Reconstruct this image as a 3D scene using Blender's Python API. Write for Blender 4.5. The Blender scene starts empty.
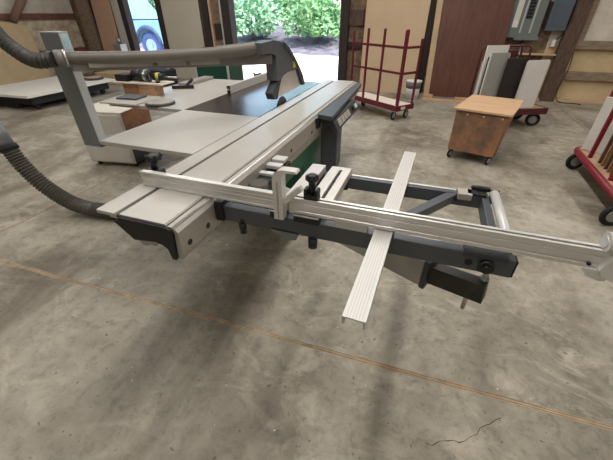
import bpy, bmesh, math, random
from mathutils import Vector, Matrix
random.seed(7)
S = bpy.context.scene
COL = S.collection
PI = math.pi

# ------------------------------------------------------------------ materials
def lin(c):
    return tuple((x/255/12.92 if x/255 <= .04045 else ((x/255+.055)/1.055)**2.4) for x in c)

def mat(name, rgb, rough=.6, metal=0., var=0., scale=8., rgb2=None, stretch=(1, 1, 1), bump=0., detail=4, coat=0., spec=.5, rvar=0.):
    m = bpy.data.materials.new(name); m.use_nodes = True
    N = m.node_tree.nodes; L = m.node_tree.links; b = N['Principled BSDF']
    c = lin(rgb); b.inputs['Base Color'].default_value = (*c, 1)
    b.inputs['Roughness'].default_value = rough; b.inputs['Metallic'].default_value = metal
    b.inputs['Specular IOR Level'].default_value = spec
    if coat: b.inputs['Coat Weight'].default_value = coat
    if var or rgb2 or bump or rvar:
        tc = N.new('ShaderNodeTexCoord'); mp = N.new('ShaderNodeMapping'); mp.inputs['Scale'].default_value = stretch
        L.new(tc.outputs['Object'], mp.inputs['Vector'])
        n = N.new('ShaderNodeTexNoise'); n.inputs['Scale'].default_value = scale; n.inputs['Detail'].default_value = detail
        n.inputs['Roughness'].default_value = .65
        L.new(mp.outputs['Vector'], n.inputs['Vector'])
        if var or rgb2:
            r = N.new('ShaderNodeValToRGB')
            c2 = lin(rgb2) if rgb2 else tuple(max(0, x*(1-var)) for x in c)
            c1 = c if rgb2 else tuple(min(1, x*(1+var)) for x in c)
            r.color_ramp.elements[0].position = .33; r.color_ramp.elements[1].position = .67
            r.color_ramp.elements[0].color = (*c2, 1); r.color_ramp.elements[1].color = (*c1, 1)
            L.new(n.outputs['Fac'], r.inputs['Fac']); L.new(r.outputs['Color'], b.inputs['Base Color'])
        if rvar:
            mr = N.new('ShaderNodeMapRange'); mr.inputs['To Min'].default_value = rough-rvar; mr.inputs['To Max'].default_value = rough+rvar
            L.new(n.outputs['Fac'], mr.inputs['Value']); L.new(mr.outputs['Result'], b.inputs['Roughness'])
        if bump:
            bp = N.new('ShaderNodeBump'); bp.inputs['Strength'].default_value = bump; bp.inputs['Distance'].default_value = .02
            L.new(n.outputs['Fac'], bp.inputs['Height']); L.new(bp.outputs['Normal'], b.inputs['Normal'])
    return m

M = dict(
    white_top=mat('white_laminate', (178, 173, 165), .34, 0, .05, 3, bump=0),
    alu=mat('brushed_aluminium', (222, 219, 214), .40, .45, .04, 6, stretch=(2, 30, 30)),
    alu_y=mat('satin_aluminium', (208, 204, 197), .42, .4, .05, 5, stretch=(30, 2, 30)),
    alu_dark=mat('dull_aluminium', (178, 172, 163), .5, .35, .08, 5, stretch=(30, 2, 30)),
    black=mat('black_plastic', (26, 26, 27), .45, 0, .1, 10),
    black_cap=mat('black_end_cap', (16, 16, 17), .55),
    slate=mat('slate_grey_steel', (78, 82, 86), .45, .1, .06, 6),
    slate_dark=mat('dark_slate_steel', (58, 61, 65), .5, .1, .08, 6),
    rubber=mat('black_rubber', (24, 24, 25), .75, 0, .1, 20),
    hub=mat('grey_hub', (160, 160, 158), .4, .5),
    iron=mat('cast_iron', (92, 88, 88), .22, .75, .10, 3, rvar=.06),
    green=mat('green_paint', (40, 98, 74), .4, 0, .08, 4),
    green_dark=mat('dark_green_paint', (18, 66, 52), .35, 0, .12, 6),
    body_white=mat('off_white_enamel', (200, 194, 182), .5, 0, .06, 3),
    body_grey=mat('grey_blue_enamel', (112, 116, 120), .5, 0, .08, 4),
    steel=mat('bright_steel', (190, 188, 184), .3, .8),
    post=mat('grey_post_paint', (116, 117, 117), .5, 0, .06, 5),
    post_side=mat('pale_post_grey', (176, 179, 178), .45, 0, .05, 5),
    label=mat('pale_blue_label', (158, 186, 190), .5, 0, .12, 30),
    pipe=mat('taupe_plastic_pipe', (104, 98, 90), .5, 0, .05, 5),
    hood=mat('charcoal_hood', (84, 87, 91), .4, 0, .06, 6),
    guard=mat('milky_guard', (205, 198, 190), .35, 0, .05, 6),
    yellow=mat('yellow_label', (206, 190, 84), .5, 0, .1, 40),
    hose=mat('grey_ribbed_hose', (84, 80, 72), .5, 0, .12, 12),
    hose_dark=mat('dark_ribbed_hose', (62, 59, 54), .5, 0, .12, 12),
    galv=mat('galvanised_duct', (150, 152, 152), .35, .6, .1, 8),
    red=mat('maroon_paint', (98, 20, 36), .42, 0, .12, 10),
    red2=mat('crimson_paint', (126, 26, 40), .45, 0, .12, 10),
    brown_red=mat('oxblood_paint', (76, 24, 28), .45, 0, .1, 10),
    carpet=mat('pale_deck_board', (222, 208, 194), .8, 0, .06, 20),
    ply=mat('plywood', (206, 172, 136), .6, 0, 0, 4, rgb2=(190, 152, 116), stretch=(1, 8, 1)),
    deckply=mat('deck_plywood', (190, 160, 128), .65, 0, 0, 5, rgb2=(160, 128, 98), stretch=(8, 1, 1)),
    brownbox=mat('scuffed_brown_plywood', (158, 106, 68), .55, 0, 0, 4, rgb2=(88, 72, 60), bump=.05),
    brownside=mat('orange_brown_plywood', (158, 96, 54), .55, 0, 0, 5, rgb2=(128, 76, 44)),
    tan=mat('tan_hardboard', (196, 170, 138), .6, 0, .05, 2),
    tan2=mat('golden_board', (200, 174, 134), .6, 0, .08, 2),
    pinktan=mat('pinkish_board', (186, 152, 130), .6, 0, .05, 2),
    beige=mat('beige_panel', (186, 178, 162), .6, 0, .03, 2),
    maroonply=mat('brown_melamine', (104, 66, 52), .42, 0, 0, 3, rgb2=(84, 50, 40), stretch=(5, 5, .6)),
    raw=mat('raw_board_edge', (190, 162, 126), .7, 0, .08, 6),
    post_wood=mat('old_timber', (104, 80, 64), .8, 0, 0, 6, rgb2=(66, 50, 42), stretch=(6, 6, 1), bump=.2),
    post_gap_dark=mat('dark_timber_and_gap', (58, 46, 42), .8, 0, 0, 6, rgb2=(38, 30, 28), stretch=(6, 6, 1), bump=.2),
    purlin_red=mat('reddish_timber', (128, 86, 70), .8, 0, 0, 6, rgb2=(96, 62, 52), stretch=(6, 1, 6)),
    purlin=mat('weathered_timber', (156, 138, 116), .8, 0, 0, 6, rgb2=(118, 100, 82), stretch=(1, 6, 6)),
    osb=mat('mottled_sheathing', (222, 206, 182), .8, 0, 0, 6, rgb2=(160, 142, 120), bump=.1),
    whitewall=mat('pale_insulation', (216, 208, 196), .7, 0, 0, 2.5, rgb2=(186, 174, 160), bump=.3),
    tanwall=mat('tan_sheathing', (208, 184, 146), .7, 0, 0, 2.5, rgb2=(188, 162, 124), bump=.1),
    brownwall=mat('stained_sheathing', (146, 122, 98), .8, 0, 0, 7, rgb2=(84, 66, 52), bump=.1),
    plainwall=mat('shop_wall', (190, 182, 170), .8, 0, .06, 2),
    ceiling=mat('ceiling_liner', (200, 198, 194), .8, 0, .04, 2),
    elgrey=mat('panelboard_grey', (112, 118, 116), .45, .1, .05, 5),
    elblue=mat('blue_grey_enamel', (82, 90, 100), .45, .1, .05, 5),
    paper=mat('paper_label', (206, 204, 196), .7, 0, .08, 40),
    brass=mat('busbar_metal', (196, 194, 186), .4, .4),
    whitepl=mat('white_plastic', (220, 218, 212), .5, 0, .04, 6),
    greyboard=mat('grey_melamine', (148, 146, 140), .45, 0, .04, 3),
    whiteboard=mat('white_melamine', (214, 210, 202), .45, 0, .04, 3),
    darkboard=mat('black_brown_board', (40, 32, 34), .4, 0, .1, 5),
    bucketband=mat('bucket_band', (96, 98, 98), .5),
    cream=mat('cream_sheet', (226, 220, 210), .5, 0, .05, 2),
    dolly=mat('dark_dolly', (34, 32, 32), .7, 0, .2, 6),
    wood=mat('oak_block', (166, 122, 84), .6, 0, 0, 6, rgb2=(136, 92, 60), stretch=(1, 6, 6)),
    wood2=mat('pale_block', (196, 160, 128), .6, 0, 0, 6, rgb2=(166, 126, 96), stretch=(1, 6, 6)),
    greyplate=mat('grey_plate', (158, 152, 146), .4, .3, .08, 8),
    whitetrim=mat('white_metal_trim', (202, 200, 196), .4, .2, .05, 5),
    sand=mat('dry_soil', (232, 218, 204), .9, 0, 0, 1.2, rgb2=(208, 188, 172)),
    litter=mat('leaf_litter', (122, 116, 122), .9, 0, 0, 3.0, rgb2=(72, 70, 84), bump=.4),
    leaf=mat('leaf_green', (150, 196, 132), .55, 0, 0, 2.5, rgb2=(78, 130, 84)),
    leaf2=mat('leaf_teal', (164, 206, 160), .55, 0, 0, 2.5, rgb2=(92, 144, 110)),
    bark=mat('tree_bark', (104, 90, 82), .9, 0, .2, 6),
    truck=mat('pale_blue_paint', (124, 176, 196), .3, 0, .04, 2, coat=.4),
    truckdark=mat('blue_black_trim', (44, 66, 108), .5, 0, .1, 5),
    tyre=mat('blue_tinted_tyre', (58, 84, 140), .7, 0, .1, 8),
    wheelrim=mat('steel_rim', (136, 166, 214), .4, .5),
    wire=mat('black_cable', (32, 28, 26), .6),
    alu_bar=mat('pale_anodised_bar', (196, 193, 188), .5, .2, .03, 5),
    brownpipe=mat('brown_duct', (134, 104, 88), .6, 0, .1, 6),
    arm_grey=mat('warm_grey_steel', (156, 152, 144), .5, 0, .05, 5),
    bark_arm=mat('taupe_grey_paint', (118, 114, 108), .5, 0, .06, 5),
    pale=mat('pale_grey_steel', (205, 204, 201), .4, .1, .04, 5),
    olive=mat('dark_olive_metal', (44, 42, 34), .5, .2, .25, 12),
)
g = bpy.data.materials.new('window_glass'); g.use_nodes = True
gb = g.node_tree.nodes['Principled BSDF']
gb.inputs['Base Color'].default_value = (.75, .9, .95, 1); gb.inputs['Roughness'].default_value = .03
gb.inputs['Transmission Weight'].default_value = .9
M['glass'] = g
cp = bpy.data.materials.new('clear_channel'); cp.use_nodes = True
gb = cp.node_tree.nodes['Principled BSDF']
gb.inputs['Base Color'].default_value = (.36, .34, .30, 1); gb.inputs['Roughness'].default_value = .15
M['channel'] = cp

def floor_material():
    m = bpy.data.materials.new('worn_concrete'); m.use_nodes = True
    N = m.node_tree.nodes; L = m.node_tree.links; b = N['Principled BSDF']
    tc = N.new('ShaderNodeTexCoord')
    def noise(scale, detail=6, rough=.6, stretch=(1, 1, 1), dist=0.):
        mp = N.new('ShaderNodeMapping'); mp.inputs['Scale'].default_value = stretch
        L.new(tc.outputs['Object'], mp.inputs['Vector'])
        n = N.new('ShaderNodeTexNoise'); n.inputs['Scale'].default_value = scale; n.inputs['Detail'].default_value = detail
        n.inputs['Roughness'].default_value = rough; n.inputs['Distortion'].default_value = dist
        L.new(mp.outputs['Vector'], n.inputs['Vector']); return n.outputs['Fac']
    def ramp(f, stops):
        r = N.new('ShaderNodeValToRGB'); e = r.color_ramp.elements
        while len(e) < len(stops): e.new(.5)
        for k, (p, c) in enumerate(stops):
            e[k].position = p; e[k].color = (*lin(c), 1) if isinstance(c, tuple) else (c, c, c, 1)
        L.new(f, r.inputs['Fac']); return r.outputs['Color']
    def mix(fac, a, c, mode='MIX'):
        x = N.new('ShaderNodeMix'); x.data_type = 'RGBA'; x.blend_type = mode
        if isinstance(fac, float): x.inputs[0].default_value = fac
        else: L.new(fac, x.inputs[0])
        for i, v in ((6, a), (7, c)):
            if isinstance(v, tuple): x.inputs[i].default_value = (*lin(v), 1)
            else: L.new(v, x.inputs[i])
        return x.outputs[2]
    base = ramp(noise(1.1, 8, .62, dist=.6), [(.30, FL0), (.5, FL1), (.72, FL2)])
    fine = ramp(noise(13, 10, .78, dist=.4), [(.30, .52), (.50, 1.), (.72, 1.2)])
    c = mix(1., base, fine, 'MULTIPLY')
    worn = ramp(noise(2.6, 10, .72, (1, 1.6, 1), 1.2), [(.50, 0.), (.62, 1.)])
    c = mix(ramp(noise(2.6, 10, .72, (1, 1.6, 1), 1.2), [(.51, 0.), (.64, .62)]), c, (188, 178, 160))
    c = mix(ramp(noise(.8, 5, .6, (1.3, .5, 1), .8), [(.50, 0.), (.66, .68)]), c, (88, 78, 64))
    c = mix(ramp(noise(26, 3, .6), [(.66, 0.), (.70, .7)]), c, (70, 62, 52))
    c = mix(ramp(noise(34, 2, .5), [(.755, 0.), (.77, .8)]), c, (226, 220, 208))
    L.new(c, b.inputs['Base Color'])
    rr = N.new('ShaderNodeMapRange'); rr.inputs['To Min'].default_value = .42; rr.inputs['To Max'].default_value = .72
    L.new(noise(2, 4), rr.inputs['Value']); L.new(rr.outputs['Result'], b.inputs['Roughness'])
    bp = N.new('ShaderNodeBump'); bp.inputs['Strength'].default_value = .12; bp.inputs['Distance'].default_value = .01
    L.new(noise(14, 8, .7), bp.inputs['Height']); L.new(bp.outputs['Normal'], b.inputs['Normal'])
    return m
FL0, FL1, FL2 = (104, 96, 82), (150, 142, 126), (178, 171, 156)
M['floor'] = floor_material()
M['seam'] = mat('sandy_joint', (150, 122, 90), .9, 0, 0, 30, rgb2=(98, 80, 62))
M['seamwide'] = mat('sandy_joint_fill', (184, 162, 132), .9, 0, 0, 9, rgb2=(132, 116, 96))
M['crack'] = mat('crack_line', (66, 58, 48), .9)

# ------------------------------------------------------------------ mesh builder
WM = {}
class B:
    def __init__(s): s.bm = bmesh.new()
    def _t(s, vs, mtx):
        bmesh.ops.transform(s.bm, matrix=mtx, verts=vs); return s
    def box(s, a, b, bev=0., mtx=None):
        a, b = Vector(a), Vector(b); c = (a+b)/2; d = b-a
        r = bmesh.ops.create_cube(s.bm, size=1, matrix=Matrix.Translation(c) @ Matrix.Diagonal((abs(d.x), abs(d.y), abs(d.z), 1)))
        vs = r['verts']
        if bev:
            es = {e for v in vs for e in v.link_edges}
            q = bmesh.ops.bevel(s.bm, geom=list(es), offset=bev, segments=2, affect='EDGES', profile=.5)
            vs = list({v for f in q['faces'] for v in f.verts} | {v for v in vs if v.is_valid})
            allv = set(vs)
            for f in q['faces']:
                for v in f.verts:
                    for g_ in v.link_faces: allv.update(g_.verts)
            vs = list(allv)
        if mtx: bmesh.ops.transform(s.bm, matrix=mtx, verts=vs)
        return s
    def obox(s, c, size, rz=0., bev=0., rx=0., ry=0.):
        h = Vector(size)/2
        m = Matrix.Translation(c) @ Matrix.Rotation(rz, 4, 'Z') @ Matrix.Rotation(ry, 4, 'Y') @ Matrix.Rotation(rx, 4, 'X')
        return s.box(-h, h, bev, m)
    def bar(s, p, q, w, h, up=(0, 0, 1), bev=0.):
        p, q = Vector(p), Vector(q); d = q-p; L = d.length; y = d.normalized(); u = Vector(up)
        x = y.cross(u).normalized(); z = x.cross(y)
        m = Matrix.Translation((p+q)/2) @ Matrix((x, y, z)).transposed().to_4x4()
        return s.box((-w/2, -L/2, -h/2), (w/2, L/2, h/2), bev, m)
    def prism(s, poly, axis, a0, a1, mtx=None):
        def P(u, v, a): return {'x': (a, u, v), 'y': (u, a, v), 'z': (u, v, a)}[axis]
        n = len(poly)
        v0 = [s.bm.verts.new(P(u, v, a0)) for u, v in poly]; v1 = [s.bm.verts.new(P(u, v, a1)) for u, v in poly]
        s.bm.faces.new(v0); s.bm.faces.new(v1[::-1])
        for i in range(n): s.bm.faces.new((v0[i], v1[i], v1[(i+1) % n], v0[(i+1) % n]))
        if mtx: bmesh.ops.transform(s.bm, matrix=mtx, verts=v0+v1)
        return s
    def cyl(s, p, q, r, n=16, r2=None):
        return s.tube([p, q], r, n, radii=[r, r if r2 is None else r2])
    def tube(s, path, r, n=12, radii=None, cap=True):
        path = [Vector(p) for p in path]; k = len(path); rings = []
        t0 = (path[1]-path[0]).normalized()
        nrm = t0.orthogonal().normalized()
        for i in range(k):
            if i == 0: t = t0
            elif i == k-1: t = (path[-1]-path[-2]).normalized()
            else: t = (path[i+1]-path[i-1]).normalized()
            nrm = (nrm - t*nrm.dot(t)).normalized(); bn = t.cross(nrm)
            rr = radii[i] if radii else r
            rings.append([s.bm.verts.new(path[i] + (nrm*math.cos(2*PI*j/n) + bn*math.sin(2*PI*j/n))*rr) for j in range(n)])
        for i in range(k-1):
            for j in range(n):
                f = s.bm.faces.new((rings[i][j], rings[i][(j+1) % n], rings[i+1][(j+1) % n], rings[i+1][j])); f.smooth = True
        if cap: s.bm.faces.new(rings[0][::-1]); s.bm.faces.new(rings[-1])
        return s
    def torus(s, c, axis, R, r, n=28, k=10):
        c = Vector(c); a = Vector(axis).normalized(); u = a.orthogonal().normalized(); v = a.cross(u)
        rings = []
        for i in range(n):
            t = 2*PI*i/n; d = u*math.cos(t)+v*math.sin(t)
            rings.append([s.bm.verts.new(c + d*(R + r*math.cos(2*PI*j/k)) + a*r*math.sin(2*PI*j/k)) for j in range(k)])
        for i in range(n):
            for j in range(k):
                f = s.bm.faces.new((rings[i][j], rings[(i+1) % n][j], rings[(i+1) % n][(j+1) % k], rings[i][(j+1) % k])); f.smooth = True
        return s
    def done(s, name, m, parent=None, origin=None):
        bmesh.ops.recalc_face_normals(s.bm, faces=s.bm.faces[:])
        if parent is not None: s.bm.transform(WM[parent].inverted())
        else:
            if origin is None:
                xs = [v.co for v in s.bm.verts]
                origin = (sum(v.x for v in xs)/len(xs), sum(v.y for v in xs)/len(xs), min(v.z for v in xs))
            s.bm.transform(Matrix.Translation(-Vector(origin)))
        me = bpy.data.meshes.new(name); s.bm.to_mesh(me); s.bm.free()
        ms = m if isinstance(m, (list, tuple)) else [m]
        for x in ms: me.materials.append(M[x] if isinstance(x, str) else x)
        o = bpy.data.objects.new(name, me); COL.objects.link(o)
        if parent is not None: o.parent = parent; WM[o] = WM[parent]
        else: o.location = origin; WM[o] = Matrix.Translation(origin)
        return o

def smooth_path(pts, k=8):
    P = [Vector(p) for p in pts]; P = [P[0]*2-P[1]]+P+[P[-1]*2-P[-2]]; out = []
    for i in range(1, len(P)-2):
        for j in range(k):
            t = j/k; a, b, c, d = P[i-1:i+3]
            out.append(.5*((2*b)+(c-a)*t+(2*a-5*b+4*c-d)*t*t+(3*b-a-3*c+d)*t**3))
    out.append(P[-2]); return out

def tag(o, label, cat, group=None):
    o['label'] = label; o['category'] = cat
    if group: o['group'] = group
    return o
def thing(name, label, cat, loc, rz=0., group=None):
    o = bpy.data.objects.new(name, None); COL.objects.link(o); o.empty_display_size = .1
    o.location = loc; o.rotation_euler = (0, 0, rz)
    WM[o] = Matrix.Translation(loc) @ Matrix.Rotation(rz, 4, 'Z')
    return tag(o, label, cat, group)
def struct(o):
    o['kind'] = 'structure'; return o

# ------------------------------------------------------------------ camera
H = 1.55
f_px, P_, RO, YAW = 316.5, math.radians(34.336), math.radians(-.30), math.radians(19.9)
fw = Vector((0, math.cos(P_), -math.sin(P_))); rt = Vector((1, 0, 0)); up = rt.cross(fw)
r2 = rt*math.cos(RO)+up*math.sin(RO); u2 = -rt*math.sin(RO)+up*math.cos(RO)
RZ = Matrix.Rotation(YAW, 3, 'Z')
fw, r2, u2 = RZ @ fw, RZ @ r2, RZ @ u2
cam = bpy.data.cameras.new('camera'); co = bpy.data.objects.new('camera', cam); COL.objects.link(co)
cam.sensor_width = 36; cam.lens = f_px/613*36; cam.clip_start = .05; cam.clip_end = 200
mw = Matrix((r2, u2, -fw)).transposed().to_4x4(); mw.translation = (0, 0, H)
co.matrix_world = mw; S.camera = co

# ------------------------------------------------------------------ setting
YW, XL, XR, YF, ZC = 8.5, -10.5, 7.5, -7.0, 4.6
fl = B().box((XL, YF, -.15), (XR, YW+.3, 0))
n_main = len(fl.bm.faces)
def strip(pts, w, mi, z=.0012, jit=.3):
    prev = None
    for i, p in enumerate(pts):
        p = Vector((*p, z)); a = Vector((*pts[max(i-1, 0)], z)); b = Vector((*pts[min(i+1, len(pts)-1)], z))
        d = (b-a).normalized(); s_ = Vector((-d.y, d.x, 0))*w/2*(1+random.uniform(-jit, jit))
        v = (fl.bm.verts.new(p+s_), fl.bm.verts.new(p-s_))
        if prev:
            f = fl.bm.faces.new((prev[0], v[0], v[1], prev[1])); f.material_index = mi
        prev = v
def line(p, q, n, j): return [(p[0]+(q[0]-p[0])*i/n+random.uniform(-j, j), p[1]+(q[1]-p[1])*i/n+random.uniform(-j, j)) for i in range(n+1)]
def joint(p, q, n, w):
    strip(line(p, q, n, .003), w*3.2, 3, .0011, .25)
    strip(line((p[0], p[1]+w*.9), (q[0], q[1]+w*.9), n, .002), w*.45, 1, .0014)
    strip(line((p[0], p[1]-w*.7), (q[0], q[1]-w*.7), n, .002), w*.4, 1, .0014)
joint((-10.4, .70), (7.4, 1.315), 160, .009)
strip(line((-10.4, 4.05), (7.4, 5.02), 90, .002), .012, 1)
strip(line((-3.34, -6), (-3.24, 2.6), 70, .002), .011, 1)
strip(line((-3.24, 2.6), (-3.15, 8.4), 40, .002), .013, 1)
strip(line((2.35, -6), (2.5, 8.4), 80, .002), .012, 1)
crack = [(.599, .979), (.575, .962), (.548, .933), (.527, .92), (.504, .90), (.488, .865), (.459, .845), (.437, .82), (.412, .803), (.39, .806), (.367, .795), (.334, .783), (.315, .765), (.302, .751), (.277, .754)]
strip(crack, .0032, 2, .0013, .6)
floor = struct(fl.done('floor', ['floor', 'seam', 'crack', 'seamwide'], origin=(0, 0, 0)))

DH = 3.1
def wall(name, boxes, m):
    b = B()
    for a, c in boxes: b.box(a, c)
    return struct(b.done(name, m, origin=(0, 0, 0)))
D1, D2 = (-8.50, -7.26), (-5.07, -2.17)     # the two openings in the far wall
wall('wall_back', [((XL, YW, 0), (D1[0], YW+.15, ZC)), ((D1[1], YW, 0), (D2[0], YW+.15, ZC)), ((D2[1], YW, 0), (2.05, YW+.15, ZC)),
                   ((D1[0], YW, DH), (D1[1], YW+.15, ZC)), ((D2[0], YW, DH), (D2[1], YW+.15, ZC))], 'brownwall')
wall('wall_right_bay', [((2.05, YW, 0), (XR+.15, YW+.15, .98))], 'tanwall')
wall('wall_right_bay_upper', [((2.05, YW, .98), (XR+.15, YW+.15, ZC))], 'whitewall')
wall('wall_left', [((XL-.15, YF, 0), (XL, YW+.15, 1.45))], 'osb')
wall('wall_left_upper', [((XL-.15, YF, 1.45), (XL, YW+.15, ZC))], 'whitewall')
wall('wall_right', [((XR, YF, 0), (XR+.15, YW, ZC))], 'plainwall')
wall('wall_front', [((XL-.15, YF-.15, 0), (XR+.15, YF, ZC))], 'plainwall')
struct(B().box((XL-.15, YF-.15, ZC), (XR+.15, YW+.15, ZC+.15)).done('ceiling', 'ceiling', origin=(0, 0, ZC)))
tn = [0]
def trim(a, b, m):
    tn[0] += 1
    return struct(B().box(a, b, .004).done('trim_%d' % tn[0], m))
# timber frame: posts and girts, with dark strips for two shaded gaps
trim((XL, YF, 1.45), (XL+.06, YW-.01, 1.59), 'purlin_red')
trim((XL, YF, .58), (XL+.06, YW-.01, .72), 'purlin_red')
trim((-10.16, YW-.12, 0), (-9.72, YW, ZC), 'purlin')
trim((-9.72, YW-.04, 0), (-9.50, YW, ZC), 'post_gap_dark')  # dark strip coloured as the shaded gap beside the post, not timber
trim((D1[0]-.26, YW-.10, 0), (D1[0]-.12, YW, ZC), 'whitetrim')
trim((D1[0]-.12, YW-.06, 0), (D1[0]+.06, YW+.15, DH+.1), 'post_gap_dark')
trim((D1[1]-.10, YW-.06, 0), (D1[1]+.12, YW+.15, DH+.1), 'post_gap_dark')
trim((D2[0]-.85, YW-.05, 0), (D2[0]-.66, YW, ZC), 'post_gap_dark')
trim((D2[0]-.60, YW-.10, 0), (D2[0]-.54, YW, 3.2), 'pinktan')
trim((D2[0]-.30, YW-.07, 0), (D2[0]-.24, YW, 3.2), 'whitetrim')
trim((D2[0]-.22, YW-.12, 0), (D2[0]+.02, YW+.15, DH+.1), 'post_gap_dark')
trim((D2[0]-.66, YW-.03, .99), (D2[0]-.22, YW, 1.35), 'post_gap_dark')
trim((D2[1]-.02, YW-.14, 0), (D2[1]+.17, YW+.15, DH+.1), 'post_gap_dark')
trim((D2[1]+.17, YW-.05, .86), (D2[1]+.50, YW, 1.0), 'post_gap_dark')
trim((D2[1]+.17, YW-.05, 1.32), (D2[1]+.50, YW, 1.62), 'post_wood')
trim((-.42, YW-.14, 0), (-.16, YW, ZC), 'post_gap_dark')  # dark strip standing in for the shaded gap between the leaning sheets
trim((2.24, YW-.16, 0), (2.50, YW, ZC), 'post_wood')
trim((2.50, YW-.05, 1.0), (2.62, YW, ZC), 'purlin')
trim((2.50, YW-.09, .96), (XR, YW, 1.10), 'purlin')
trim((2.50, YW-.09, .42), (XR, YW, .57), 'purlin')
trim((2.20, YW-.14, 0), (XR, YW, .045), 'raw')
trim((1.32, YW-.14, .84), (2.24, YW, .87), 'raw')

# ------------------------------------------------------------------ panel saw
saw = thing('panel_saw', 'large green and white sliding panel saw standing in the middle of the concrete floor', 'table saw', (-1.2, 2.6, 0))
b = B().box((-1.80, 2.24, .05), (-.86, 3.6, .70), .01); body = b.done('cabinet', 'green', saw)
body['label'] = 'green painted cabinet'
B().box((-.862, 2.28, .10), (-.852, 2.56, .68), .003).done('access_door', 'green', body)
B().box((-1.78, 2.26, 0), (-.88, 3.58, .05)).done('plinth', 'black', saw)
B().box((-1.80, 2.0, .62), (-.98, 2.24, .865), .01).done('front_chassis', 'body_grey', saw)
B().box((-.93, 1.25, .70), (-.80, 3.90, .798), .003).done('carriage_beam', 'alu_dark', saw)
B().box((-.93, 1.50, .55), (-.83, 3.5, .70), .003).done('green_skirt', 'green', saw)
# sliding carriage: black nosed extrusion running away from the camera
prof = [(-1.083, .874), (-1.062, .879), (-1.059, .899), (-.832, .899), (-.830, .893), (-.810, .893), (-.797, .888), (-.785, .872), (-.785, .765), (-.798, .745), (-.822, .746), (-.838, .800), (-.86, .812), (-.90, .818), (-.956, .808), (-1.01, .802)]
b = B().prism(prof, 'y', .752, 3.97); car = b.done('sliding_table', 'alu_dark', saw)
capp = [(-1.088, .872), (-1.062, .877), (-1.059, .893), (-.834, .893), (-.806, .886), (-.803, .86), (-.818, .742), (-.838, .742), (-.846, .79), (-.87, .806), (-.90, .812), (-.956, .804), (-1.01, .797)]
B().prism(capp, 'y', .740, .752).done('end_cap', 'black_cap', car)
B().cyl((-.972, .75, .790), (-.972, .79, .790), .022).done('roller', 'hub', car)
B().cyl((-.925, .752, .795), (-.925, .80, .795), .018).done('roller', 'hub', car)
B().box((-1.18, .752, .884), (-1.084, 3.97, .900), .002).box((-1.125, .76, .87), (-1.07, 3.95, .885)).done('side_strip', 'white_top', car)
B().box((-1.084, .757, .8795), (-1.060, 3.965, .888)).done('t_slot', 'black', car)
B().box((-1.0585, .752, .8985), (-.838, 3.965, .9015)).done('top_plate', 'white_top', car)
B().box((-.8365, .755, .8915), (-.830, 3.96, .8955)).done('seam', 'black', car)
B().cyl((-.806, .748, .884), (-.806, 3.96, .884), .010).done('guide_rod', 'steel', car)
for y, z in ((.80, .80), (.925, .80), (1.88, .80), (2.3, .80)): B().cyl((-.788, y, z), (-.783, y, z), .013, 14).done('bolt_hole', 'black', car)
# tables
b = B().box((-1.885, 2.225, .855), (-1.19, 3.80, .897), .003); b.done('main_table', 'iron', saw)
b = B().box((-1.885, 1.40, .872), (-1.19, 2.222, .899), .003); b.done('front_extension', 'white_top', saw)
b = B().box((-2.70, 2.225, .868), (-1.888, 3.62, .897), .003); b.done('rip_extension', 'white_top', saw)
B().box((-2.0, 3.1, .60), (-1.80, 3.3, .868), .005).done('table_bracket', 'body_grey', saw)
b = B().prism([(2.70+.135*math.cos(t*2*PI/96)*(1 if t % 2 else .965), .82+.135*math.sin(t*2*PI/96)*(1 if t % 2 else .965)) for t in range(96)], 'x', -1.2065, -1.2035)
b.done('saw_blade', 'slate', saw)
# control pod beside the carriage
pb = B()
tv = [(-.783, 2.44, .899), (-.665, 2.43, .892), (-.735, 3.90, .888), (-.783, 3.90, .895)]
ta = [pb.bm.verts.new(v) for v in tv]; tb_ = [pb.bm.verts.new((x, y, z-.032)) for x, y, z in tv]
pb.bm.faces.new(ta); pb.bm.faces.new(tb_[::-1])
for i in range(4): pb.bm.faces.new((ta[i], tb_[i], tb_[(i+1) % 4], ta[(i+1) % 4]))
pod = pb.done('control_pod', 'slate', saw)
B().prism([(-.672, .842), (-.630, .764), (-.68, .739), (-.76, .842)], 'y', 2.50, 3.30).done('control_panel', 'slate_dark', pod)
fx = Matrix.Translation((-.649, 2.86, .806)) @ Matrix.Rotation(math.atan2(.078, .042), 4, 'Y')
b = B()
for i in range(4): b.box((-.028, -.28+i*.10, -.004), (.028, -.20+i*.10, .006), .002, fx)
b.done('button', 'alu_dark', pod)
B().box((-.02, .22, -.004), (.02, .27, .012), .003, fx).done('switch', 'black', pod)
B().box((-.02, .32, -.004), (.02, .37, .012), .003, fx).done('switch', 'whitepl', pod)
B().prism([(2.36, .885), (2.50, .865), (2.44, .80), (2.40, .80), (2.37, .86)], 'x', -.78, -.765).done('pod_bracket', 'black', pod)
B().box((-.80, 2.58, .0), (-.655, 2.70, .80), .008).done('control_column', 'slate', saw)
# square timber coloured clips and eccentric on the carriage side
B().box((-.783, 1.575, .835), (-.705, 1.64, .858), .004).done('clip', 'pale', car)
B().box((-.783, 1.495, .83), (-.695, 1.545, .853), .004).done('clip', 'pale', car)
B().box((-.783, 1.41, .825), (-.705, 1.445, .842), .003).done('clip', 'pale', car)
B().cyl((-.74, 1.32, .76), (-.74, 1.32, .83), .048, 24).done('eccentric', 'hose', car)
B().box((-.783, 1.12, .765), (-.70, 1.66, .824), .003).done('recess_shade', 'black', car)  # black colour stands in for the shaded recess behind the clips

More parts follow.
